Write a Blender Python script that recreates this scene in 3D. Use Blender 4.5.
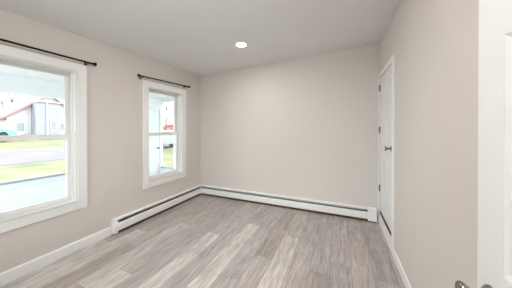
import bpy, bmesh, math, random
from mathutils import Vector, Matrix

for _o in list(bpy.data.objects):
    bpy.data.objects.remove(_o, do_unlink=True)
SC = bpy.context.scene
COL = SC.collection
PI = math.pi

# ------------------------------------------------------------------ camera
YAW = 0.4033
cam_data = bpy.data.cameras.new('camera')
cam = bpy.data.objects.new('camera', cam_data)
COL.objects.link(cam)
cam.location = (0, 0, 1.317)
cam.rotation_euler = (PI / 2 - 0.0047, 0, YAW)
cam_data.sensor_width = 36
cam_data.lens = 36 * 197.09 / 512
cam_data.shift_y = -(144 - 130.29) / 512
cam_data.clip_start = 0.02
cam_data.clip_end = 500
SC.camera = cam

# ------------------------------------------------------------------ world, sun, exposure
SKY = 2.1
world = bpy.data.worlds.new('overcast_sky')
SC.world = world
world.use_nodes = True
wn = world.node_tree
wn.nodes['Background'].inputs['Color'].default_value = (0.89, 0.95, 1.0, 1)
wn.nodes['Background'].inputs['Strength'].default_value = SKY

SUN = 1.3
sl = bpy.data.lights.new('sun', 'SUN')
sl.energy = SUN
sl.angle = math.radians(12)
sl.color = (1.0, 0.95, 0.86)
sun = bpy.data.objects.new('sun', sl)
COL.objects.link(sun)
sun.rotation_euler = Vector((-0.62, -0.30, -0.72)).to_track_quat('-Z', 'Y').to_euler()

LAMP = 124.0          # radiance of each recessed lamp's lens
FILL_GLOBE = 26.0          # radiance of the frosted globes added as unseen fill
LAMP_COL = (1.0, 0.985, 0.968)

SC.view_settings.view_transform = 'Standard'
SC.view_settings.look = 'None'
SC.view_settings.gamma = 1
SC.view_settings.use_curve_mapping = False
SC.view_settings.exposure = 1.2

# ------------------------------------------------------------------ materials
def srgb(r, g, b):
    def f(c):
        c /= 255.0
        return c / 12.92 if c <= 0.04045 else ((c + 0.055) / 1.055) ** 2.4
    return (f(r), f(g), f(b), 1.0)


def mat(name, col, rough=0.5, metal=0.0, bump=0.0, bscale=200.0, vary=0.0, vscale=3.0, spec=0.5):
    m = bpy.data.materials.new(name)
    m.use_nodes = True
    nt = m.node_tree
    b = nt.nodes['Principled BSDF']
    b.inputs['Base Color'].default_value = col
    b.inputs['Roughness'].default_value = rough
    b.inputs['Metallic'].default_value = metal
    b.inputs['Specular IOR Level'].default_value = spec
    tc = nt.nodes.new('ShaderNodeTexCoord')
    if bump:
        n = nt.nodes.new('ShaderNodeTexNoise')
        n.inputs['Scale'].default_value = bscale
        n.inputs['Detail'].default_value = 3
        nt.links.new(tc.outputs['Object'], n.inputs['Vector'])
        bp = nt.nodes.new('ShaderNodeBump')
        bp.inputs['Strength'].default_value = bump
        bp.inputs['Distance'].default_value = 0.002
        nt.links.new(n.outputs['Fac'], bp.inputs['Height'])
        nt.links.new(bp.outputs['Normal'], b.inputs['Normal'])
    if vary:
        n = nt.nodes.new('ShaderNodeTexNoise')
        n.inputs['Scale'].default_value = vscale
        n.inputs['Detail'].default_value = 4
        nt.links.new(tc.outputs['Object'], n.inputs['Vector'])
        r = nt.nodes.new('ShaderNodeValToRGB')
        r.color_ramp.elements[0].position = 0.3
        r.color_ramp.elements[1].position = 0.7
        r.color_ramp.elements[0].color = [c * (1 - vary) for c in col[:3]] + [1]
        r.color_ramp.elements[1].color = [min(1, c * (1 + vary)) for c in col[:3]] + [1]
        nt.links.new(n.outputs['Fac'], r.inputs['Fac'])
        nt.links.new(r.outputs['Color'], b.inputs['Base Color'])
    return m


M_WALL = mat('beige_wall_paint', srgb(220, 213, 206), 0.85, bump=0.12, bscale=260, vary=0.012, vscale=1.3, spec=0.2)
M_CEIL = mat('ceiling_paint', srgb(234, 232, 232), 0.9, bump=0.5, bscale=110, vary=0.015, vscale=2, spec=0.2)
M_TRIM = mat('white_trim_paint', srgb(244, 243, 241), 0.45, bump=0.05, bscale=300, vary=0.01)
M_DOOR = mat('white_door_paint', srgb(234, 234, 233), 0.4, bump=0.04, bscale=250, vary=0.01)
M_VINYL = mat('white_vinyl', srgb(244, 243, 240), 0.35, vary=0.01)
M_LINER = mat('jamb_liner_vinyl', srgb(246, 245, 240), 0.4, vary=0.005)
M_HEAT = mat('heater_enamel', srgb(246, 245, 243), 0.38, vary=0.01)
M_DARK = mat('dark_damper', srgb(22, 21, 22), 0.7, vary=0.1)
M_FIN = mat('aged_copper_fins', srgb(92, 68, 44), 0.5, 0.4, vary=0.25, vscale=40)
M_UNDERSHADE = mat('dark_brown_shade', srgb(84, 62, 44), 0.7, vary=0.2, vscale=10)
M_BLACK = mat('black_rod_metal', srgb(16, 12, 11), 0.55, 0.0, vary=0.05, spec=0.25)
M_CHROME = mat('brushed_nickel', srgb(150, 148, 147), 0.2, 1.0, vary=0.03)
M_HINGE = mat('dark_nickel_hinge', srgb(128, 122, 116), 0.38, 0.8, vary=0.05)
M_WOODSTRIP = mat('brown_threshold_wood', srgb(112, 84, 60), 0.6, vary=0.2, vscale=12)
M_PORCH = mat('porch_paint', srgb(238, 240, 243), 0.7, vary=0.015)
M_PORCHBLUE = mat('pale_blue_porch_paint', srgb(236, 244, 250), 0.7, vary=0.02)
M_CAP = mat('porch_cap_grey', srgb(160, 164, 166), 0.7, vary=0.05)
M_PORCHFLOOR = mat('porch_floor_paint', srgb(232, 234, 238), 0.6, vary=0.05)
M_BOUNCE = mat('pale_bounce_slab', srgb(206, 204, 200), 0.9, vary=0.05, vscale=1)
M_ROAD = mat('asphalt', srgb(112, 107, 120), 0.9, vary=0.14, vscale=0.6)
M_BARK = mat('pale_bark', srgb(118, 106, 96), 0.9, vary=0.2, vscale=4)
M_HOUSEGREY = mat('grey_siding', srgb(150, 150, 160), 0.8, vary=0.04, vscale=1)
M_HOUSEWHITE = mat('white_siding', srgb(196, 190, 192), 0.8, vary=0.03, vscale=1)
M_ROOFRED = mat('red_shingles', srgb(158, 122, 118), 0.9, vary=0.12, vscale=6)
M_REDWALL = mat('red_house_siding', srgb(170, 88, 86), 0.8, vary=0.08, vscale=1)
M_GLASSDARK = mat('dark_far_glass', srgb(136, 140, 148), 0.15, vary=0.1)
M_CARBLUE = mat('pale_blue_car_paint', srgb(122, 206, 226), 0.3, vary=0.03)
M_CARWHITE = mat('silver_white_car_paint', srgb(150, 158, 170), 0.3, vary=0.02)
M_TYRE = mat('tyre_rubber', srgb(40, 40, 42), 0.8, vary=0.1)

# lawn: green with straw-coloured patches
M_GRASS = mat('spring_lawn', srgb(150, 164, 92), 0.95)
_nt = M_GRASS.node_tree
_tc = _nt.nodes.new('ShaderNodeTexCoord')
_n = _nt.nodes.new('ShaderNodeTexNoise')
_n.inputs['Scale'].default_value = 0.55
_n.inputs['Detail'].default_value = 6
_r = _nt.nodes.new('ShaderNodeValToRGB')
_r.color_ramp.elements[0].position = 0.38
_r.color_ramp.elements[0].color = srgb(92, 104, 66)
_r.color_ramp.elements[1].position = 0.66
_r.color_ramp.elements[1].color = srgb(138, 130, 104)
_nt.links.new(_tc.outputs['Object'], _n.inputs['Vector'])
_nt.links.new(_n.outputs['Fac'], _r.inputs['Fac'])
_nt.links.new(_r.outputs['Color'], _nt.nodes['Principled BSDF'].inputs['Base Color'])

# window glass: thin, mostly clear with a faint reflection
M_GLASS = bpy.data.materials.new('window_glass')
M_GLASS.use_nodes = True
_nt = M_GLASS.node_tree
_nt.nodes.remove(_nt.nodes['Principled BSDF'])
_t = _nt.nodes.new('ShaderNodeBsdfTransparent')
_t.inputs['Color'].default_value = (0.96, 0.975, 0.97, 1)
_g = _nt.nodes.new('ShaderNodeBsdfGlossy')
_g.inputs['Roughness'].default_value = 0.02
_x = _nt.nodes.new('ShaderNodeMixShader')
_fr = _nt.nodes.new('ShaderNodeFresnel')
_fr.inputs['IOR'].default_value = 1.35
_nt.links.new(_fr.outputs[0], _x.inputs[0])
_nt.links.new(_t.outputs[0], _x.inputs[1])
_nt.links.new(_g.outputs[0], _x.inputs[2])
_nt.links.new(_x.outputs[0], _nt.nodes['Material Output'].inputs['Surface'])

# lamp lens
M_LENS = bpy.data.materials.new('lamp_lens')
M_LENS.use_nodes = True
_b = M_LENS.node_tree.nodes['Principled BSDF']
_b.inputs['Base Color'].default_value = (1, 1, 1, 1)
_b.inputs['Emission Color'].default_value = LAMP_COL + (1,)
_b.inputs['Emission Strength'].default_value = LAMP

# vinyl plank floor: tone of each plank from its own attribute, grain from stretched noise
M_FLOOR = bpy.data.materials.new('oak_look_planks')
M_FLOOR.use_nodes = True
_nt = M_FLOOR.node_tree
_L = _nt.links.new
_b = _nt.nodes['Principled BSDF']
_at = _nt.nodes.new('ShaderNodeAttribute')
_at.attribute_name = 'tone'
_tc = _nt.nodes.new('ShaderNodeTexCoord')
_off = _nt.nodes.new('ShaderNodeCombineXYZ')
_mul = _nt.nodes.new('ShaderNodeMath')
_mul.operation = 'MULTIPLY'
_mul.inputs[1].default_value = 37.0
_L(_at.outputs['Alpha'], _mul.inputs[0])
_L(_mul.outputs[0], _off.inputs['X'])
_L(_mul.outputs[0], _off.inputs['Z'])
_add = _nt.nodes.new('ShaderNodeVectorMath')
_add.operation = 'ADD'
_L(_tc.outputs['Object'], _add.inputs[0])
_L(_off.outputs[0], _add.inputs[1])


def _stretched(sx, sy, detail, dist=0.0):
    mp = _nt.nodes.new('ShaderNodeMapping')
    mp.inputs['Scale'].default_value = (sx, sy, 1)
    _L(_add.outputs[0], mp.inputs['Vector'])
    n = _nt.nodes.new('ShaderNodeTexNoise')
    n.inputs['Scale'].default_value = 1.0
    n.inputs['Detail'].default_value = detail
    n.inputs['Distortion'].default_value = dist
    _L(mp.outputs[0], n.inputs['Vector'])
    return n


_n1 = _stretched(26, 2.2, 5, 1.0)
_n2 = _stretched(120, 7, 4)
_n3 = _stretched(7, 3.0, 3, 1.5)


def _ramp(n, lo, hi, a, c):
    r = _nt.nodes.new('ShaderNodeMapRange')
    r.inputs['From Min'].default_value = a
    r.inputs['From Max'].default_value = c
    r.inputs['To Min'].default_value = lo
    r.inputs['To Max'].default_value = hi
    _L(n.outputs['Fac'], r.inputs['Value'])
    return r


_r1 = _ramp(_n1, 0.76, 1.14, 0.28, 0.66)
_r2 = _ramp(_n2, 0.72, 1.14, 0.3, 0.68)
_r3 = _ramp(_n3, 0.90, 1.09, 0.3, 0.7)
_m1 = _nt.nodes.new('ShaderNodeMath'); _m1.operation = 'MULTIPLY'
_m2 = _nt.nodes.new('ShaderNodeMath'); _m2.operation = 'MULTIPLY'
_L(_r1.outputs[0], _m1.inputs[0]); _L(_r2.outputs[0], _m1.inputs[1])
_L(_m1.outputs[0], _m2.inputs[0]); _L(_r3.outputs[0], _m2.inputs[1])
_vm = _nt.nodes.new('ShaderNodeVectorMath'); _vm.operation = 'SCALE'
_L(_at.outputs['Color'], _vm.inputs[0]); _L(_m2.outputs[0], _vm.inputs['Scale'])
_L(_vm.outputs[0], _b.inputs['Base Color'])
_b.inputs['Roughness'].default_value = 0.36
_b.inputs['Specular IOR Level'].default_value = 0.45
_bp = _nt.nodes.new('ShaderNodeBump')
_bp.inputs['Strength'].default_value = 0.12
_bp.inputs['Distance'].default_value = 0.001
_L(_n2.outputs['Fac'], _bp.inputs['Height'])
_L(_bp.outputs['Normal'], _b.inputs['Normal'])

# ------------------------------------------------------------------ mesh helpers
class MB:
    """Collects shapes and links them as one mesh object."""
    def __init__(self):
        self.bm = bmesh.new()

    def box(self, x0, x1, y0, y1, z0, z1):
        v = [self.bm.verts.new(p) for p in ((x0, y0, z0), (x1, y0, z0), (x1, y1, z0), (x0, y1, z0),
                                            (x0, y0, z1), (x1, y0, z1), (x1, y1, z1), (x0, y1, z1))]
        for f in ((3, 2, 1, 0), (4, 5, 6, 7), (0, 1, 5, 4), (1, 2, 6, 5), (2, 3, 7, 6), (3, 0, 4, 7)):
            self.bm.faces.new([v[i] for i in f])
        return self

    def hexa(self, pts):
        """eight corner points, bottom ring then top ring"""
        v = [self.bm.verts.new(p) for p in pts]
        for f in ((3, 2, 1, 0), (4, 5, 6, 7), (0, 1, 5, 4), (1, 2, 6, 5), (2, 3, 7, 6), (3, 0, 4, 7)):
            self.bm.faces.new([v[i] for i in f])
        return self

    def prism(self, poly, p0, p1, ax=(1, 0, 0), ay=(0, 0, 1)):
        """2-D outline swept straight from p0 to p1"""
        ax, ay, p0, p1 = map(Vector, (ax, ay, p0, p1))
        a = [self.bm.verts.new(p0 + ax * u + ay * w) for u, w in poly]
        b = [self.bm.verts.new(p1 + ax * u + ay * w) for u, w in poly]
        n = len(poly)
        self.bm.faces.new(a)
        self.bm.faces.new(list(reversed(b)))
        for i in range(n):
            self.bm.faces.new((a[i], b[i], b[(i + 1) % n], a[(i + 1) % n]))
        return self

    def tube(self, pts, radii, seg=12):
        pts = [Vector(p) for p in pts]
        if not isinstance(radii, (list, tuple)):
            radii = [radii] * len(pts)
        rings = []
        for i, p in enumerate(pts):
            d = (pts[min(i + 1, len(pts) - 1)] - pts[max(i - 1, 0)])
            if d.length < 1e-9:
                d = Vector((0, 0, 1))
            d.normalize()
            u = d.orthogonal().normalized()
            if abs(d.z) < 0.95:
                u = d.cross(Vector((0, 0, 1))).normalized()
            w = d.cross(u)
            rings.append([self.bm.verts.new(p + (u * math.cos(2 * PI * k / seg) + w * math.sin(2 * PI * k / seg)) * radii[i]) for k in range(seg)])
        for a, b in zip(rings, rings[1:]):
            for k in range(seg):
                self.bm.faces.new((a[k], a[(k + 1) % seg], b[(k + 1) % seg], b[k]))
        self.bm.faces.new(list(reversed(rings[0])))
        self.bm.faces.new(rings[-1])
        return self

    def lathe(self, prof, origin, axis, seg=28):
        """(distance along axis, radius) profile turned about an axis"""
        o, d = Vector(origin), Vector(axis).normalized()
        u = d.orthogonal().normalized()
        w = d.cross(u)
        rings = []
        for t, r in prof:
            if r < 1e-6:
                rings.append([self.bm.verts.new(o + d * t)])
            else:
                rings.append([self.bm.verts.new(o + d * t + (u * math.cos(2 * PI * k / seg) + w * math.sin(2 * PI * k / seg)) * r) for k in range(seg)])
        for a, b in zip(rings, rings[1:]):
            for k in range(seg):
                k2 = (k + 1) % seg
                if len(a) == 1 and len(b) == 1:
                    continue
                if len(a) == 1:
                    self.bm.faces.new((a[0], b[k2], b[k]))
                elif len(b) == 1:
                    self.bm.faces.new((a[k], a[k2], b[0]))
                else:
                    self.bm.faces.new((a[k], a[k2], b[k2], b[k]))
        return self

    def build(self, name, material, parent=None, bevel=0.0, smooth=False, kind=None, origin=None):
        bmesh.ops.recalc_face_normals(self.bm, faces=self.bm.faces)
        off = Vector((0, 0, 0))
        if parent is not None:
            q, off = parent, Vector((0, 0, 0))
            while q is not None:
                off += q.location
                q = q.parent
        elif origin is not None:
            off = Vector(origin)
        for v in self.bm.verts:
            v.co -= off
        me = bpy.data.meshes.new(name)
        self.bm.to_mesh(me)
        self.bm.free()
        me.materials.append(material)
        if smooth:
            for p in me.polygons:
                p.use_smooth = True
        o = bpy.data.objects.new(name, me)
        COL.objects.link(o)
        if parent is not None:
            o.parent = parent
        elif origin is not None:
            o.location = off
        if bevel:
            b = o.modifiers.new('bevel', 'BEVEL')
            b.width = bevel
            b.segments = 2
            b.limit_method = 'ANGLE'
        if smooth:
            e = o.modifiers.new('edges', 'EDGE_SPLIT')
            e.split_angle = math.radians(40)
        if kind:
            o['kind'] = kind
        return o


def tag(o, label, cat, group=None):
    o['label'] = label
    o['category'] = cat
    if group:
        o['group'] = group
    return o


def empty(name, loc, label=None, cat=None, group=None, kind=None):
    o = bpy.data.objects.new(name, None)
    o.empty_display_size = 0.1
    COL.objects.link(o)
    o.location = loc
    if label:
        tag(o, label, cat, group)
    if kind:
        o['kind'] = kind
    return o


# ------------------------------------------------------------------ room dimensions
XL, XR, YB, YF = -2.632, 0.515, 3.269, 0.0
WT = 0.20                         # outer wall thickness
TOP = 2.78


def ceil_z(x, y):
    return 2.417 + 0.0389 * x + 0.0289 * y


def wall_with_holes(name, along, a0, a1, t0, t1, z0, z1, holes):
    """a wall of cells around rectangular holes. along='y': runs in y, thickness t0..t1 in x"""
    m = MB()
    cuts_a = sorted({a0, a1, *[h[0] for h in holes], *[h[1] for h in holes]})
    cuts_z = sorted({z0, z1, *[h[2] for h in holes], *[h[3] for h in holes]})
    verts = {}

    def V(a, t, z):
        k = (round(a, 5), round(t, 5), round(z, 5))
        if k not in verts:
            verts[k] = m.bm.verts.new((t, a, z) if along == 'y' else (a, t, z))
        return verts[k]
    na, nz = len(cuts_a) - 1, len(cuts_z) - 1

    def solid(i, j):
        if i < 0 or j < 0 or i >= na or j >= nz:
            return False
        ca, cz = (cuts_a[i] + cuts_a[i + 1]) / 2, (cuts_z[j] + cuts_z[j + 1]) / 2
        return not any(h[0] < ca < h[1] and h[2] < cz < h[3] for h in holes)
    for i in range(na):
        for j in range(nz):
            if not solid(i, j):
                continue
            A, B, C, D = cuts_a[i], cuts_a[i + 1], cuts_z[j], cuts_z[j + 1]
            for t in (t0, t1):
                m.bm.faces.new([V(A, t, C), V(B, t, C), V(B, t, D), V(A, t, D)])
            if not solid(i - 1, j):
                m.bm.faces.new([V(A, t0, C), V(A, t1, C), V(A, t1, D), V(A, t0, D)])
            if not solid(i + 1, j):
                m.bm.faces.new([V(B, t0, C), V(B, t1, C), V(B, t1, D), V(B, t0, D)])
            if not solid(i, j - 1):
                m.bm.faces.new([V(A, t0, C), V(B, t0, C), V(B, t1, C), V(A, t1, C)])
            if not solid(i, j + 1):
                m.bm.faces.new([V(A, t0, D), V(B, t0, D), V(B, t1, D), V(A, t1, D)])
    return m.build(name, M_WALL, kind='structure')


# windows: outer casing extents on the left wall (y0, y1, z0, z1)
CW = 0.085
W1 = (0.433, 1.293, 0.445, 2.03)
W2 = (1.988, 2.848, 0.445, 2.04)
openings = [(w[0] + CW - 0.004, w[1] - CW + 0.004, w[2] + CW - 0.004, w[3] - CW + 0.004) for w in (W1, W2)]
wall_with_holes('wall_left', 'y', YF - 0.12, YB + 0.15, XL - WT, XL, -0.02, TOP, openings)
wall_with_holes('wall_back', 'x', XL, XR, YB, YB + 0.15, -0.02, TOP, [])
# right wall with a recess for the closet door, closed at its back
D2 = (2.482, 3.246, 0.155, 2.036)
wall_with_holes('wall_right', 'y', YF - 0.12, YB + 0.15, XR, XR + 0.10, -0.02, TOP, [D2])
MB().box(XR + 0.10, XR + 0.18, YF - 0.12, YB + 0.15, -0.02, TOP).build('wall_closet', M_WALL, kind='structure')
# front wall with the doorway the camera stands in
DW = (-0.425, 0.352, -0.02, 2.045)
FW = (-2.5, -0.62, 0.35, 2.12)      # unseen window added behind the camera to let in fill daylight
wall_with_holes('wall_front', 'x', XL, XR, YF - 0.12, YF, -0.02, TOP, [DW, FW])
# hallway behind the doorway
MB().box(-0.62, -0.50, -1.72, -0.12, -0.02, TOP).box(-0.62, 0.98, -1.84, -1.72, -0.02, TOP).box(0.86, 0.98, -1.72, -0.12, -0.02, TOP).build('wall_hall', M_WALL, kind='structure')
MB().box(-0.50, 0.86, -1.72, -0.12, 2.40, 2.52).build('ceiling_hall', M_CEIL, kind='structure')

# ceiling: slopes a little across the room, as in an old house
m = MB()
c4 = [(XL, YF), (XR, YF), (XR, YB), (XL, YB)]
m.hexa([(x, y, ceil_z(x, y)) for x, y in c4] + [(x, y, ceil_z(x, y) + 0.12) for x, y in c4])
m.build('ceiling', M_CEIL, kind='structure')
MB().box(XL - 0.4, XR + 0.5, -0.3, YB + 0.4, TOP, TOP + 0.1).box(-0.65, XR + 0.5, -2.0, -0.3, TOP, TOP + 0.1).build('ceiling_roof', M_TRIM, kind='structure')

# ------------------------------------------------------------------ floor of vinyl planks
PW = 0.183
PX0 = -0.451
TONES = dict(
    light=(214, 206, 199), pale=(206, 198, 192), mid=(192, 183, 177), grey=(184, 177, 173),
    dark=(172, 162, 156), brown=(181, 170, 162), cool=(188, 183, 183))
# plank ends (far end y, tone) for the planks that stand out; the rest are random
FIXED = {-1: [(2.40, 'light')], -6: [(2.08, 'light')], -4: [(2.50, 'light')], -8: [(1.20, 'light')],
         -9: [(2.16, 'pale')], -11: [(1.78, 'light')], -12: [(1.45, 'pale')], -3: [(2.74, 'grey')],
         -5: [(2.3, 'grey')], -7: [(1.9, 'grey')], 0: [(2.29, 'mid')], 1: [(3.1, 'grey')], 2: [(2.09, 'grey')],
         3: [(2.6, 'mid')], -2: [(1.9, 'mid')], -10: [(1.5, 'brown')], -13: [(1.3, 'dark')]}
rng = random.Random(11)
m = MB()
m.box(XL - 0.02, 0.88, -1.74, YB + 0.02, -0.06, -0.0012)
lay = m.bm.loops.layers.float_color.new('tone')
for f in m.bm.faces:
    for lp in f.loops:
        lp[lay] = (0.08, 0.07, 0.06, 0.0)
i = -13
while PX0 + i * PW < 0.9:
    x0, x1 = PX0 + i * PW, PX0 + (i + 1) * PW
    x0c, x1c = max(x0, XL), min(x1, 0.86)
    if x1c - x0c > 0.01:
        y_end, tone = FIXED.get(i, [(rng.uniform(1, 3), None)])[0]
        k = 0
        ys = y_end + 2 * 1.22
        while ys > -1.8:
            a, b = ys - 1.22, ys
            t = tone if (abs(b - y_end) < 1e-6 and tone) else rng.choice(['mid', 'mid', 'grey', 'grey', 'dark', 'brown', 'cool', 'mid'])
            d = rng.uniform(-4, 4)
            c = srgb(*[q + d for q in TONES[t]])
            seed = rng.random()
            aa, bb = max(a, -1.72), min(b, YB)
            if bb - aa > 0.02:
                g = 0.0009
                vs = [m.bm.verts.new(p) for p in ((x0c + g, aa + g, 0), (x1c - g, aa + g, 0), (x1c - g, bb - g, 0), (x0c + g, bb - g, 0))]
                f = m.bm.faces.new(vs)
                for lp in f.loops:
                    lp[lay] = (c[0], c[1], c[2], seed)
            ys = a
    i += 1
m.build('floor', M_FLOOR, kind='structure')

# ------------------------------------------------------------------ baseboards and casings
def baseboard(name, p0, p1, inward, h=0.09, t=0.013):
    poly = [(0, 0), (t, 0), (t, h - 0.016), (t * 0.75, h - 0.006), (t * 0.35, h), (0, h)]
    return MB().prism(poly, p0, p1, inward).build(name, M_TRIM, kind='structure')


baseboard('baseboard_left', (XL, YF, 0), (XL, 1.548, 0), (1, 0, 0), 0.105)
baseboard('baseboard_right', (XR, YF, 0), (XR, 2.424, 0), (-1, 0, 0), 0.09)
baseboard('baseboard_front', (XL, YF, 0), (DW[0] - 0.07, YF, 0), (0, 1, 0), 0.10)
# closet door casing: latch side, head, hinge side; and the riser below the raised door
MB().box(XR - 0.014, XR, 2.424, 2.484, 0, 2.094).build('trim_1', M_TRIM, kind='structure', bevel=0.004)
MB().box(XR - 0.014, XR, 2.484, YB, 2.034, 2.094).build('trim_2', M_TRIM, kind='structure', bevel=0.004)
MB().box(XR - 0.014, XR, 3.244, YB, 0, 2.034).build('trim_3', M_TRIM, kind='structure', bevel=0.003)
MB().box(XR - 0.012, XR, 2.484, 3.244, 0, 0.150).build('trim_4', M_TRIM, kind='structure', bevel=0.002)
MB().box(XR - 0.004, XR + 0.09, 2.484, 3.244, 0.1505, 0.158).build('trim_5', M_WOODSTRIP, kind='structure')
# doorway casing (beside and above the camera)
MB().box(DW[0] - 0.065, DW[0], YF, YF + 0.014, 0, 2.11).box(DW[1], DW[1] + 0.065, YF, YF + 0.004, 0, 2.11).box(DW[0], DW[1], YF, YF + 0.014, DW[3], 2.11).build('trim_6', M_TRIM, kind='structure')

# ------------------------------------------------------------------ windows
def frame_ring(mb, y0, y1, z0, z1, w, x0, x1, wb=None, wt=None):
    wb = w if wb is None else wb
    wt = w if wt is None else wt
    mb.box(x0, x1, y0, y0 + w, z0, z1)
    mb.box(x0, x1, y1 - w, y1, z0, z1)
    mb.box(x0, x1, y0 + w, y1 - w, z0, z0 + wb)
    mb.box(x0, x1, y0 + w, y1 - w, z1 - wt, z1)
    return mb


def make_window(name, w, label):
    y0, y1, z0, z1 = w
    root = empty(name, (XL, (y0 + y1) / 2, z0), label, 'window', kind='structure')
    oy0, oy1, oz0, oz1 = y0 + CW, y1 - CW, z0 + CW, z1 - CW
    mid = (oz0 + oz1) / 2
    # flat casing on the wall
    frame_ring(MB(), y0, y1, z0, z1, CW, XL - 0.0015, XL + 0.018).build('casing', M_TRIM, root, bevel=0.003)
    # stool lip over the bottom casing
    MB().box(XL - 0.01, XL + 0.024, y0 - 0.001, y1 + 0.001, oz0 - 0.016, oz0).build('sill', M_TRIM, root, bevel=0.003)
    # jamb lining the wall thickness
    frame_ring(MB(), oy0, oy1, oz0, oz1, 0.010, XL - WT - 0.01, XL - 0.0016).build('jamb', M_LINER, root)
    # inner stops
    s = MB()
    s.box(XL - 0.085, XL - 0.06, oy0 + 0.010, oy0 + 0.020, oz0 + 0.01, oz1 - 0.01)
    s.box(XL - 0.085, XL - 0.06, oy1 - 0.020, oy1 - 0.010, oz0 + 0.01, oz1 - 0.01)
    s.box(XL - 0.085, XL - 0.06, oy0 + 0.02, oy1 - 0.02, oz1 - 0.022, oz1 - 0.01)
    s.build('stop', M_TRIM, root)
    a0, a1 = oy0 + 0.012, oy1 - 0.012
    lo = frame_ring(MB(), a0, a1, oz0 + 0.011, mid + 0.026, 0.034, XL - 0.120, XL - 0.088, wb=0.048, wt=0.052).build('lower_sash', M_VINYL, root, bevel=0.003)
    up = frame_ring(MB(), a0, a1, mid - 0.026, oz1 - 0.011, 0.034, XL - 0.158, XL - 0.125, wb=0.05, wt=0.040).build('upper_sash', M_VINYL, root, bevel=0.003)
    MB().box(XL - 0.105, XL - 0.102, a0 + 0.03, a1 - 0.03, oz0 + 0.05, mid - 0.022).build('pane', M_GLASS, lo)
    MB().box(XL - 0.143, XL - 0.140, a0 + 0.03, a1 - 0.03, mid + 0.020, oz1 - 0.045).build('pane', M_GLASS, up)
    yc = (a0 + a1) / 2
    MB().box(XL - 0.118, XL - 0.095, yc - 0.03, yc + 0.03, mid + 0.026, mid + 0.034).box(XL - 0.112, XL - 0.100, yc - 0.008, yc + 0.03, mid + 0.034, mid + 0.042).build('sash_lock', M_VINYL, root, bevel=0.002)
    return root


make_window('window_1', W1, 'white double hung window nearest the camera, cut by the left picture edge')
make_window('window_2', W2, 'white double hung window nearer the back corner, above the baseboard heater')

w_fill = empty('window_fill', ((FW[0] + FW[1]) / 2, YF, FW[2]), 'wide white window added unseen behind the camera for fill daylight', 'window', kind='structure')
m = MB()
for a, b, c, d in ((FW[0] - 0.08, FW[0], FW[2] - 0.08, FW[3] + 0.08), (FW[1], FW[1] + 0.08, FW[2] - 0.08, FW[3] + 0.08), (FW[0], FW[1], FW[2] - 0.08, FW[2]), (FW[0], FW[1], FW[3], FW[3] + 0.08)):
    m.box(a, b, YF, YF + 0.016, c, d)
m.build('casing', M_TRIM, w_fill, bevel=0.003)
m = MB()
xm = (FW[0] + FW[1]) / 2
for a, b, c, d in ((FW[0], FW[0] + 0.045, FW[2], FW[3]), (FW[1] - 0.045, FW[1], FW[2], FW[3]), (xm - 0.03, xm + 0.03, FW[2] + 0.045, FW[3] - 0.045), (FW[0] + 0.045, FW[1] - 0.045, FW[2], FW[2] + 0.045), (FW[0] + 0.045, FW[1] - 0.045, FW[3] - 0.045, FW[3])):
    m.box(a, b, YF - 0.09, YF - 0.05, c, d)
sash = m.build('sash', M_VINYL, w_fill, bevel=0.003)
MB().box(FW[0] + 0.04, FW[1] - 0.04, YF - 0.072, YF - 0.068, FW[2] + 0.04, FW[3] - 0.04).build('pane', M_GLASS, sash)

# ------------------------------------------------------------------ curtain rods
def curtain_rod(y0, y1, z, zr, label):
    root = empty('curtain_rod', (XL, (y0 + y1) / 2, z), label, 'curtain rod', 'black curtain rods over the windows')
    xr = XL + 0.062

    def zz(y):
        return z + (zr - z) * (y - y0) / (y1 - y0)
    MB().tube([(xr, y0, zz(y0)), (xr, y1, zz(y1))], 0.0095, 14).build('rod', M_BLACK, root, smooth=True)
    for y, s in ((y0, -1), (y1, 1)):
        MB().lathe([(-0.004, 0.0), (-0.004, 0.012), (0.006, 0.013), (0.012, 0.011), (0.026, 0.019), (0.038, 0.022), (0.042, 0.018), (0.042, 0)],
                   (xr, y, zz(y)), (0, s, 0), 18).build('finial', M_BLACK, root, smooth=True)
    for y in (y0 + 0.035, y1 - 0.035):
        b = MB()
        b.box(XL, XL + 0.004, y - 0.008, y + 0.008, zz(y) - 0.040, zz(y) + 0.012)
        b.box(XL + 0.004, xr, y - 0.006, y + 0.006, zz(y) - 0.016, zz(y) - 0.0096)
        b.box(xr - 0.003, xr + 0.012, y - 0.006, y + 0.006, zz(y) - 0.012, zz(y) - 0.0094)
        b.build('bracket', M_BLACK, root)
    return root


curtain_rod(0.36, 1.318, 2.056, 2.058, 'black metal curtain rod over the near window, cut by the left picture edge')
curtain_rod(1.912, 2.838, 2.068, 2.104, 'short black metal curtain rod over the window nearer the back corner')

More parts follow.
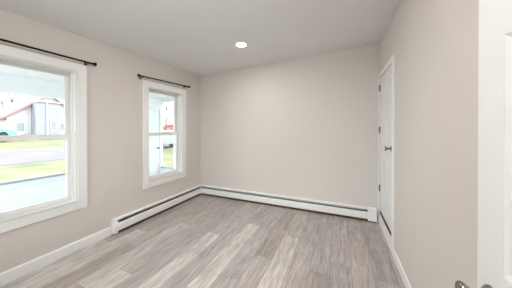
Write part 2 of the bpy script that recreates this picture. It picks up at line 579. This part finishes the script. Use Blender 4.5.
# ------------------------------------------------------------------ baseboard heaters
def heater(run, s0, s1, label, caps):
    """run='y': along the left wall (depth +x); run='x': along the back wall (depth -y)"""
    if run == 'y':
        def P(s, d=0, z=0): return (XL + d, s, z)
        dep = (1, 0, 0)
    else:
        def P(s, d=0, z=0): return (s, YB - d, z)
        dep = (0, -1, 0)
    root = empty('baseboard_heater', P((s0 + s1) / 2), label, 'baseboard heater', 'white baseboard heaters')
    c0 = s0 + (0.012 if caps[0] else 0)
    c1 = s1 - (0.012 if caps[1] else 0)
    # back plate and sloping top cover in one sheet
    MB().prism([(0.0005, 0.02), (0.004, 0.02), (0.004, 0.186), (0.040, 0.186), (0.060, 0.177), (0.061, 0.181), (0.041, 0.1905), (0.0005, 0.1905)],
               P(s0), P(s1), dep).build('top_cover', M_HEAT, root)
    # front panel with rolled edges
    fp = MB()
    fp.prism([(0.058, 0.041), (0.0615, 0.038), (0.0645, 0.045), (0.0645, 0.126), (0.058, 0.135), (0.050, 0.136), (0.050, 0.133), (0.057, 0.131), (0.061, 0.124), (0.061, 0.047)],
             P(c0), P(c1), dep)
    fp.build('front_panel', M_HEAT, root)
    MB().prism([(0.044, 0.0005), (0.050, 0.0005), (0.050, 0.040), (0.044, 0.040)], P(c0), P(c1), dep).build('shade_strip', M_UNDERSHADE, root)  # added strip, its dark brown paints the shade under the front panel
    # hinged damper seen through the slot
    MB().prism([(0.006, 0.132), (0.050, 0.146), (0.049, 0.150), (0.006, 0.136)], P(c0), P(c1), dep).build('damper', M_DARK, root)
    # finned heating pipe behind the panel
    fin = MB()
    fin.tube([P(c0 + 0.01, 0.030, 0.075), P(c1 - 0.01, 0.030, 0.075)], 0.011, 10)
    n = int((c1 - c0 - 0.1) / 0.02)
    for k in range(n):
        s = c0 + 0.05 + k * 0.02
        a, b = P(s, 0.006, 0.045), P(s + 0.0012, 0.048, 0.110)
        fin.box(min(a[0], b[0]), max(a[0], b[0]), min(a[1], b[1]), max(a[1], b[1]), 0.045, 0.110)
    fin.build('heating_element', M_FIN, root)
    prof = [(0.0005, 0.014), (0.068, 0.014), (0.068, 0.155), (0.066, 0.182), (0.045, 0.1945), (0.0005, 0.1945)]
    for c, a, b in ((caps[0], s0, s0 + caps[0]), (caps[1], s1 - caps[1], s1)):
        if c:
            MB().prism(prof, P(a), P(b), dep).build('end_cap', M_HEAT, root, bevel=0.003)
    return root


heater('y', 1.552, 3.196, 'white baseboard heater along the left wall below the far window', (0.045, 0.0))
hb = heater('x', XL + 0.004, 0.478, 'long white baseboard heater across the foot of the back wall', (0.0, 0.11))
cc = MB()
cc.box(XL + 0.058, XL + 0.0745, YB - 0.0745, YB - 0.058, 0.022, 0.188)
cc.build('corner_cap', M_HEAT, hb, bevel=0.003)

# ------------------------------------------------------------------ six-panel doors
def panel_door(name, xf, thick, y0, y1, z0, z1, face, label, rows, stile, mull, material):
    """door lying in the yz plane. xf: the visible face, face=-1 when it looks to -x"""
    root = empty(name, (xf, y0, z0), label, 'door', kind='structure')
    xb = xf - face * thick
    rec = 0.007
    xin = xf - face * rec
    m = MB()
    lo, hi = sorted((xin, xb + face * rec))
    m.box(lo, hi, y0, y1, z0, z1)
    cols = [(y0 + stile, (y0 + y1) / 2 - mull / 2), ((y0 + y1) / 2 + mull / 2, y1 - stile)]

    def strips(xa, xc):
        a, c = sorted((xa, xc))
        m.box(a, c, y0, y0 + stile, z0, z1)
        m.box(a, c, y1 - stile, y1, z0, z1)
        prev = z0
        for r0, r1 in rows:
            m.box(a, c, y0 + stile, y1 - stile, prev, r0)
            m.box(a, c, cols[0][1], cols[1][0], r0, r1)
            prev = r1
        m.box(a, c, y0 + stile, y1 - stile, prev, z1)
    strips(xin, xf)
    strips(xb + face * rec, xb)
    m.build('slab', material, root)
    for r0, r1 in rows:
        for ya, yb in cols:
            q = MB()
            bw = 0.013
            for xo, xi, xs in ((xf, xin, face), (xb, xb + face * rec, -face)):
                # sloped moulding ring running down into the recess
                e = xo - xs * 0.0008
                for (p, s, n, t) in (((ya, r0), (yb, r0), (yb - bw, r0 + bw), (ya + bw, r0 + bw)),
                                     ((yb, r0), (yb, r1), (yb - bw, r1 - bw), (yb - bw, r0 + bw)),
                                     ((yb, r1), (ya, r1), (ya + bw, r1 - bw), (yb - bw, r1 - bw)),
                                     ((ya, r1), (ya, r0), (ya + bw, r0 + bw), (ya + bw, r1 - bw))):
                    q.hexa([(xi, *p), (xi, *s), (xi, *n), (xi, *t), (e, *p), (e, *s), (xi + xs * 0.0012, *n), (xi + xs * 0.0012, *t)])
                # raised field with a chamfered border
                g0, g1 = bw + 0.012, bw + 0.034
                q.hexa([(xi, ya + g0, r0 + g0), (xi, yb - g0, r0 + g0), (xi, yb - g0, r1 - g0), (xi, ya + g0, r1 - g0),
                        (xo - xs * 0.0015, ya + g1, r0 + g1), (xo - xs * 0.0015, yb - g1, r0 + g1), (xo - xs * 0.0015, yb - g1, r1 - g1), (xo - xs * 0.0015, ya + g1, r1 - g1)])
            q.build('panel', material, root)
    return root


def door_knob(root, x, y, z, face):
    k = MB().lathe([(0, 0.0), (0, 0.032), (0.003, 0.032), (0.007, 0.029), (0.010, 0.018), (0.014, 0.0125), (0.026, 0.0110), (0.036, 0.0135),
                    (0.046, 0.0190), (0.052, 0.0240), (0.056, 0.0260), (0.060, 0.0258), (0.063, 0.0232), (0.0635, 0.0)],
                   (x, y, z), (face, 0, 0), 32).build('door_knob', M_CHROME, root, smooth=True)
    return k


rows_tall = [(0.24, 0.86), (0.968, 1.54), (1.66, 1.90)]
d_open = panel_door('door_1', 0.357, 0.035, 0.012, 0.755, 0.012, 2.03, -1,
                    'white six panel door standing open at the right picture edge', rows_tall, 0.095, 0.09, M_DOOR)
door_knob(d_open, 0.357, 0.695, 0.884, -1)
door_knob(d_open, 0.392, 0.695, 0.884, 1)
MB().box(0.366, 0.383, 0.7548, 0.7565, 0.856, 0.912).build('latch_plate', M_CHROME, d_open)
MB().box(0.370, 0.379, 0.7563, 0.764, 0.877, 0.891).build('latch', M_CHROME, d_open, bevel=0.002)
for z in (0.22, 1.02, 1.82):
    MB().tube([(0.352, 0.006, z - 0.045), (0.352, 0.006, z + 0.045)], 0.006, 10).build('hinge', M_HINGE, d_open, smooth=True)

rows_short = [(0.40, 0.96), (1.06, 1.55), (1.65, 1.90)]
d_closet = panel_door('door_2', 0.519, 0.035, 2.488, 3.238, 0.186, 2.032, -1,
                      'white closed closet door with steel knob in the right wall', rows_short, 0.10, 0.09, M_DOOR)
door_knob(d_closet, 0.519, 2.560, 1.105, -1)
for z in (0.492, 1.311, 1.896):
    MB().tube([(0.5095, 3.241, z - 0.045), (0.5095, 3.241, z + 0.045)], 0.0075, 12).box(0.5165, 0.5195, 3.215, 3.238, z - 0.044, z + 0.044).build('hinge', M_HINGE, d_closet, smooth=True)

# ------------------------------------------------------------------ recessed lamps
def recessed_lamp(x, y, label):
    z = ceil_z(x, y)
    root = empty('recessed_ceiling_light', (x, y, z), label, 'ceiling light')
    MB().lathe([(-0.002, 0.052), (0.003, 0.054), (0.005, 0.064), (0.004, 0.078), (-0.004, 0.082), (-0.008, 0.080)], (x, y, z), (0, 0, -1), 40).build('trim_ring', M_VINYL, root, smooth=True)
    MB().lathe([(0.0, 0.0), (0.0015, 0.030), (0.001, 0.0545), (-0.004, 0.0545), (-0.004, 0.0)], (x, y, z - 0.0025), (0, 0, -1), 40).build('lens', M_LENS, root)
    return root


recessed_lamp(-1.207, 2.325, 'round white recessed ceiling light, lit, near the back wall')
M_FILL_GLOBE = M_LENS.copy()
M_FILL_GLOBE.name = 'frosted_fill_globe'
M_FILL_GLOBE.node_tree.nodes['Principled BSDF'].inputs['Emission Strength'].default_value = FILL_GLOBE


def fill_light(x, y, z, label):  # added lights out of view that brighten the room and hall
    t = empty('fill_ceiling_light', (x, y, z), label, 'ceiling light')
    MB().lathe([(-0.03, 0.0), (-0.03, 0.16), (0.02, 0.16), (0.022, 0.15)], (x, y, z), (0, 0, -1), 36).build('base', M_VINYL, t, smooth=True)
    MB().lathe([(0.018, 0.15), (0.05, 0.155), (0.085, 0.12), (0.105, 0.06), (0.11, 0.0)], (x, y, z), (0, 0, -1), 36).build('fill_globe', M_FILL_GLOBE, t, smooth=True)


fill_light(-0.72, 0.75, ceil_z(-0.72, 0.75), 'round frosted fill light added unseen above the camera in the room')
fill_light(-0.15, -0.95, 2.40, 'round frosted fill light added unseen in the hallway behind the camera')

# ------------------------------------------------------------------ porch outside the left wall
GZ = -0.22           # ground level outside
XP = -5.0            # porch outer face
YP = 4.35            # porch end
XO = XL - WT         # outside of the house wall
MB().box(XP - 0.1, XO, -3.0, YP + 0.1, -0.20, -0.06).build('floor_porch', M_PORCHFLOOR, kind='structure')
MB().box(XP - 0.35, XO, -3.0, YP + 0.35, 2.21, 2.30).build('ceiling_porch', M_PORCH, kind='structure')
# unseen house block beyond the back wall, added to shade the porch
MB().box(XO, 6.0, YB + 0.42, 11.0, GZ, 3.3).build('wall_sun_block', M_PORCH, kind='structure')
# outer knee wall with cap, header beam, corner post
pk = MB()
pk.box(XP, XP + 0.08, -3.0, 3.30, -0.06, 0.44)
pk.box(XP + 0.08, XP + 0.095, -3.0, 3.30, -0.06, 0.34)
pk.build('wall_porch', M_PORCHBLUE, kind='structure')
MB().box(XP - 0.03, XP + 0.13, -3.0, 3.30, 0.44, 0.475).build('trim_7', M_CAP, kind='structure')
MB().box(XP, XP + 0.10, -3.0, YP, 1.90, 2.21).build('trim_8', M_PORCH, kind='structure', bevel=0.005)
MB().box(XP, XP + 0.10, YP - 0.09, YP + 0.01, -0.06, 1.90).build('trim_9', M_PORCH, kind='structure', bevel=0.005)
MB().box(XP, XP + 0.10, 3.30, 3.39, -0.06, 1.90).build('trim_10', M_PORCH, kind='structure', bevel=0.005)
MB().box(XP, XP + 0.10, -1.10, -1.00, 0.475, 1.90).build('trim_11', M_PORCH, kind='structure', bevel=0.005)
# end wall: low knee wall and cap
MB().box(XP + 0.10, XO, YP - 0.06, YP + 0.02, -0.06, 0.185).build('wall_porch_end', M_PORCHBLUE, kind='structure')
MB().box(XP + 0.10, XO, YP - 0.09, YP + 0.05, 0.185, 0.21).build('trim_12', M_CAP, kind='structure')
MB().box(XP + 0.10, XO, YP - 0.06, YP + 0.02, 2.12, 2.21).build('trim_13', M_PORCH, kind='structure')
# porch door in the outer wall
d_porch = empty('door_3', (XP + 0.05, 3.40, -0.05), 'pale porch door seen through the far window', 'door', kind='structure')
pm = MB()
pm.box(XP + 0.03, XP + 0.07, 3.40, 3.50, -0.05, 1.89).box(XP + 0.03, XP + 0.07, 4.15, 4.25, -0.05, 1.89)
pm.box(XP + 0.03, XP + 0.07, 3.50, 4.15, -0.05, 0.18).box(XP + 0.03, XP + 0.07, 3.50, 4.15, 1.78, 1.89)
pm.build('door_frame', M_PORCH, d_porch, bevel=0.004)
MB().box(XP + 0.04, XP + 0.06, 3.50, 4.15, 0.18, 1.78).build('panel', M_PORCHBLUE, d_porch)
MB().lathe([(0, 0), (0, 0.03), (0.006, 0.03), (0.01, 0.012), (0.03, 0.012), (0.04, 0.026), (0.055, 0.026), (0.06, 0)], (XP + 0.07, 4.195, 0.77), (1, 0, 0), 20).build('door_knob', M_HINGE, d_porch, smooth=True)

# ------------------------------------------------------------------ yard, street and what stands beyond
MB().box(-120, 40, -80, 120, GZ - 0.3, GZ).build('ground_lawn', M_GRASS, kind='structure')
MB().box(-21.5, -13.0, -80, 120, GZ, GZ + 0.02).build('road', M_ROAD, kind='structure')
MB().box(-12.0, 6.0, -14.0, -2.2, GZ, GZ + 0.03).build('ground_bounce_slab', M_BOUNCE, kind='structure')  # unseen pale slab added to bounce neutral light onto the ceiling


def window_part(root, x, y0, y1, z0, z1):
    f = frame_ring(MB(), y0, y1, z0, z1, 0.08, x, x + 0.08).build('window_frame', M_HOUSEWHITE, root)
    MB().box(x + 0.01, x + 0.03, y0 + 0.08, y1 - 0.08, z0 + 0.08, z1 - 0.08).build('pane', M_GLASSDARK, f)


def gable_house(x, y0, y1, depth, eave, ridge, wall_m, roof_m, label, over=0.5):
    """house whose gable end faces the viewer (+x)"""
    root = empty('house', (x, (y0 + y1) / 2, GZ), label, 'house')
    yc = (y0 + y1) / 2
    MB().prism([(y0, GZ), (y1, GZ), (y1, eave), (yc, ridge), (y0, eave)], (x, 0, 0), (x - depth, 0, 0), (0, 1, 0)).build('wall', wall_m, root)
    r = MB()
    k = (ridge - eave) / (yc - y0)
    t = 0.22
    for ya in (y0 - over, y1 + over):
        e = eave - k * over
        r.prism([(ya, e), (yc, ridge), (yc, ridge + t), (ya, e + t)], (x + over, 0, 0), (x - depth - over, 0, 0), (0, 1, 0))
    r.build('roof', roof_m, root)
    return root


h1 = gable_house(-42.0, 11.4, 20.0, 9.0, 3.1, 6.6, M_HOUSEWHITE, M_ROOFRED, 'pale house with reddish roof seen through the near window')
b = MB().box(-42.02, -40.6, 13.75, 16.4, GZ, 5.35)
b.build('entry_bay', M_HOUSEGREY, h1)
MB().tube([(-40.5, 14.95, GZ), (-40.5, 14.95, 5.2)], 0.10, 10).build('downpipe', M_HOUSEWHITE, h1, smooth=True)
MB().box(-40.75, -40.4, 13.6, 16.55, 5.35, 5.5).build('bay_roof', M_HOUSEWHITE, h1)
window_part(h1, -42.0, 12.2, 13.1, 1.0, 2.3)
window_part(h1, -40.6, 15.3, 16.0, 1.2, 2.6)
window_part(h1, -42.0, 17.0, 18.2, 1.0, 2.4)

h2 = gable_house(-46.0, 40.5, 47.5, 6.0, 1.9, 2.7, M_REDWALL, M_ROOFRED, 'low red house far off, seen through the far window', over=0.3)
window_part(h2, -46.0, 42.0, 43.2, 0.5, 1.5)
window_part(h2, -46.0, 45.0, 46.2, 0.5, 1.5)


def car(loc, rz, paint, label, scale=(1, 1, 1)):
    """sedan, nose to +x in its own frame"""
    root = empty('car', loc, label, 'car')
    L0 = root.location.copy()
    root.location = (0, 0, 0)
    w = 0.86
    body = MB()
    body.prism([(-2.15, 0.30), (2.12, 0.30), (2.2, 0.50), (2.12, 0.72), (1.0, 0.90), (-1.35, 0.95), (-2.15, 0.92), (-2.22, 0.6)], (0, -w, 0), (0, w, 0), (1, 0, 0))
    body.build('body', paint, root, bevel=0.06)
    cab = MB()
    lo = [(-1.55, 0.93), (1.05, 0.88)]
    cab.hexa([(-1.6, -0.80, 0.90), (1.05, -0.80, 0.88), (1.05, 0.80, 0.88), (-1.6, 0.80, 0.90),
              (-0.95, -0.62, 1.40), (0.35, -0.62, 1.42), (0.35, 0.62, 1.42), (-0.95, 0.62, 1.40)])
    cab.build('cabin', paint, root, bevel=0.05)
    for s in (-1, 1):
        g = MB()
        g.hexa([(-1.30, s * 0.775, 0.97), (0.80, s * 0.775, 0.95), (0.80, s * 0.79, 0.95), (-1.30, s * 0.79, 0.97),
                (-0.88, s * 0.655, 1.34), (0.30, s * 0.655, 1.36), (0.30, s * 0.67, 1.36), (-0.88, s * 0.67, 1.34)])
        g.build('window', M_GLASSDARK, root)
    MB().hexa([(0.95, -0.68, 0.945), (0.97, -0.68, 0.945), (0.97, 0.68, 0.945), (0.95, 0.68, 0.945),
               (0.44, -0.56, 1.35), (0.46, -0.56, 1.35), (0.46, 0.56, 1.35), (0.44, 0.56, 1.35)]).build('windscreen', M_GLASSDARK, root)
    for x in (-1.35, 1.38):
        for s in (-1, 1):
            MB().lathe([(0, 0), (0, 0.20), (0.02, 0.22), (0.0, 0.24), (0.0, 0.32), (-0.2, 0.32), (-0.2, 0)], (x, s * 0.88, 0.32), (0, s, 0), 20).build('wheel', M_TYRE, root, smooth=True)
    root.location = L0
    root.rotation_euler = (0, 0, rz)
    root.scale = scale
    return root


car((-13.6, 12.4, GZ + 0.02), PI / 2, M_CARWHITE, 'silver car parked outside, seen through the far window')
car((-38.0, 7.9, GZ), PI / 2, M_CARBLUE, 'tall pale blue car across the street, at the left picture edge', (1.35, 1.35, 2.0))


def bare_tree(x, y, h, seed, label):
    r = random.Random(seed)
    m = MB()

    def grow(p, d, L, rad, lev):
        q = p + d * L
        m.tube([p, p + d * (L * 0.5) + Vector((r.uniform(-1, 1), r.uniform(-1, 1), 0)) * L * 0.04, q], [rad, rad * 0.85, rad * 0.68], 6)
        if lev == 0:
            return
        for k in range(r.choice((2, 3, 3))):
            nd = (d + Vector((r.uniform(-1, 1), r.uniform(-1, 1), r.uniform(-0.25, 0.7))) * 0.75).normalized()
            grow(q, nd, L * r.uniform(0.62, 0.82), rad * 0.62, lev - 1)
    grow(Vector((x, y, GZ)), Vector((0.03, 0.02, 1)).normalized(), h * 0.3, h * 0.022, 5)
    return tag(m.build('bare_tree', M_BARK, origin=(x, y, GZ)), label, 'tree', 'bare trees outside')


bare_tree(-62.0, 17.0, 14.0, 3, 'bare tree left of the grey entry, beyond the pale house roof')
bare_tree(-46.0, 21.5, 10.0, 5, 'bare tree right of the pale house, in the near window')
bare_tree(-27.0, 24.5, 9.0, 8, 'bare tree beyond the silver car, left in the far window')
bare_tree(-54.0, 44.0, 14.0, 9, 'bare tree far off, right in the far window')
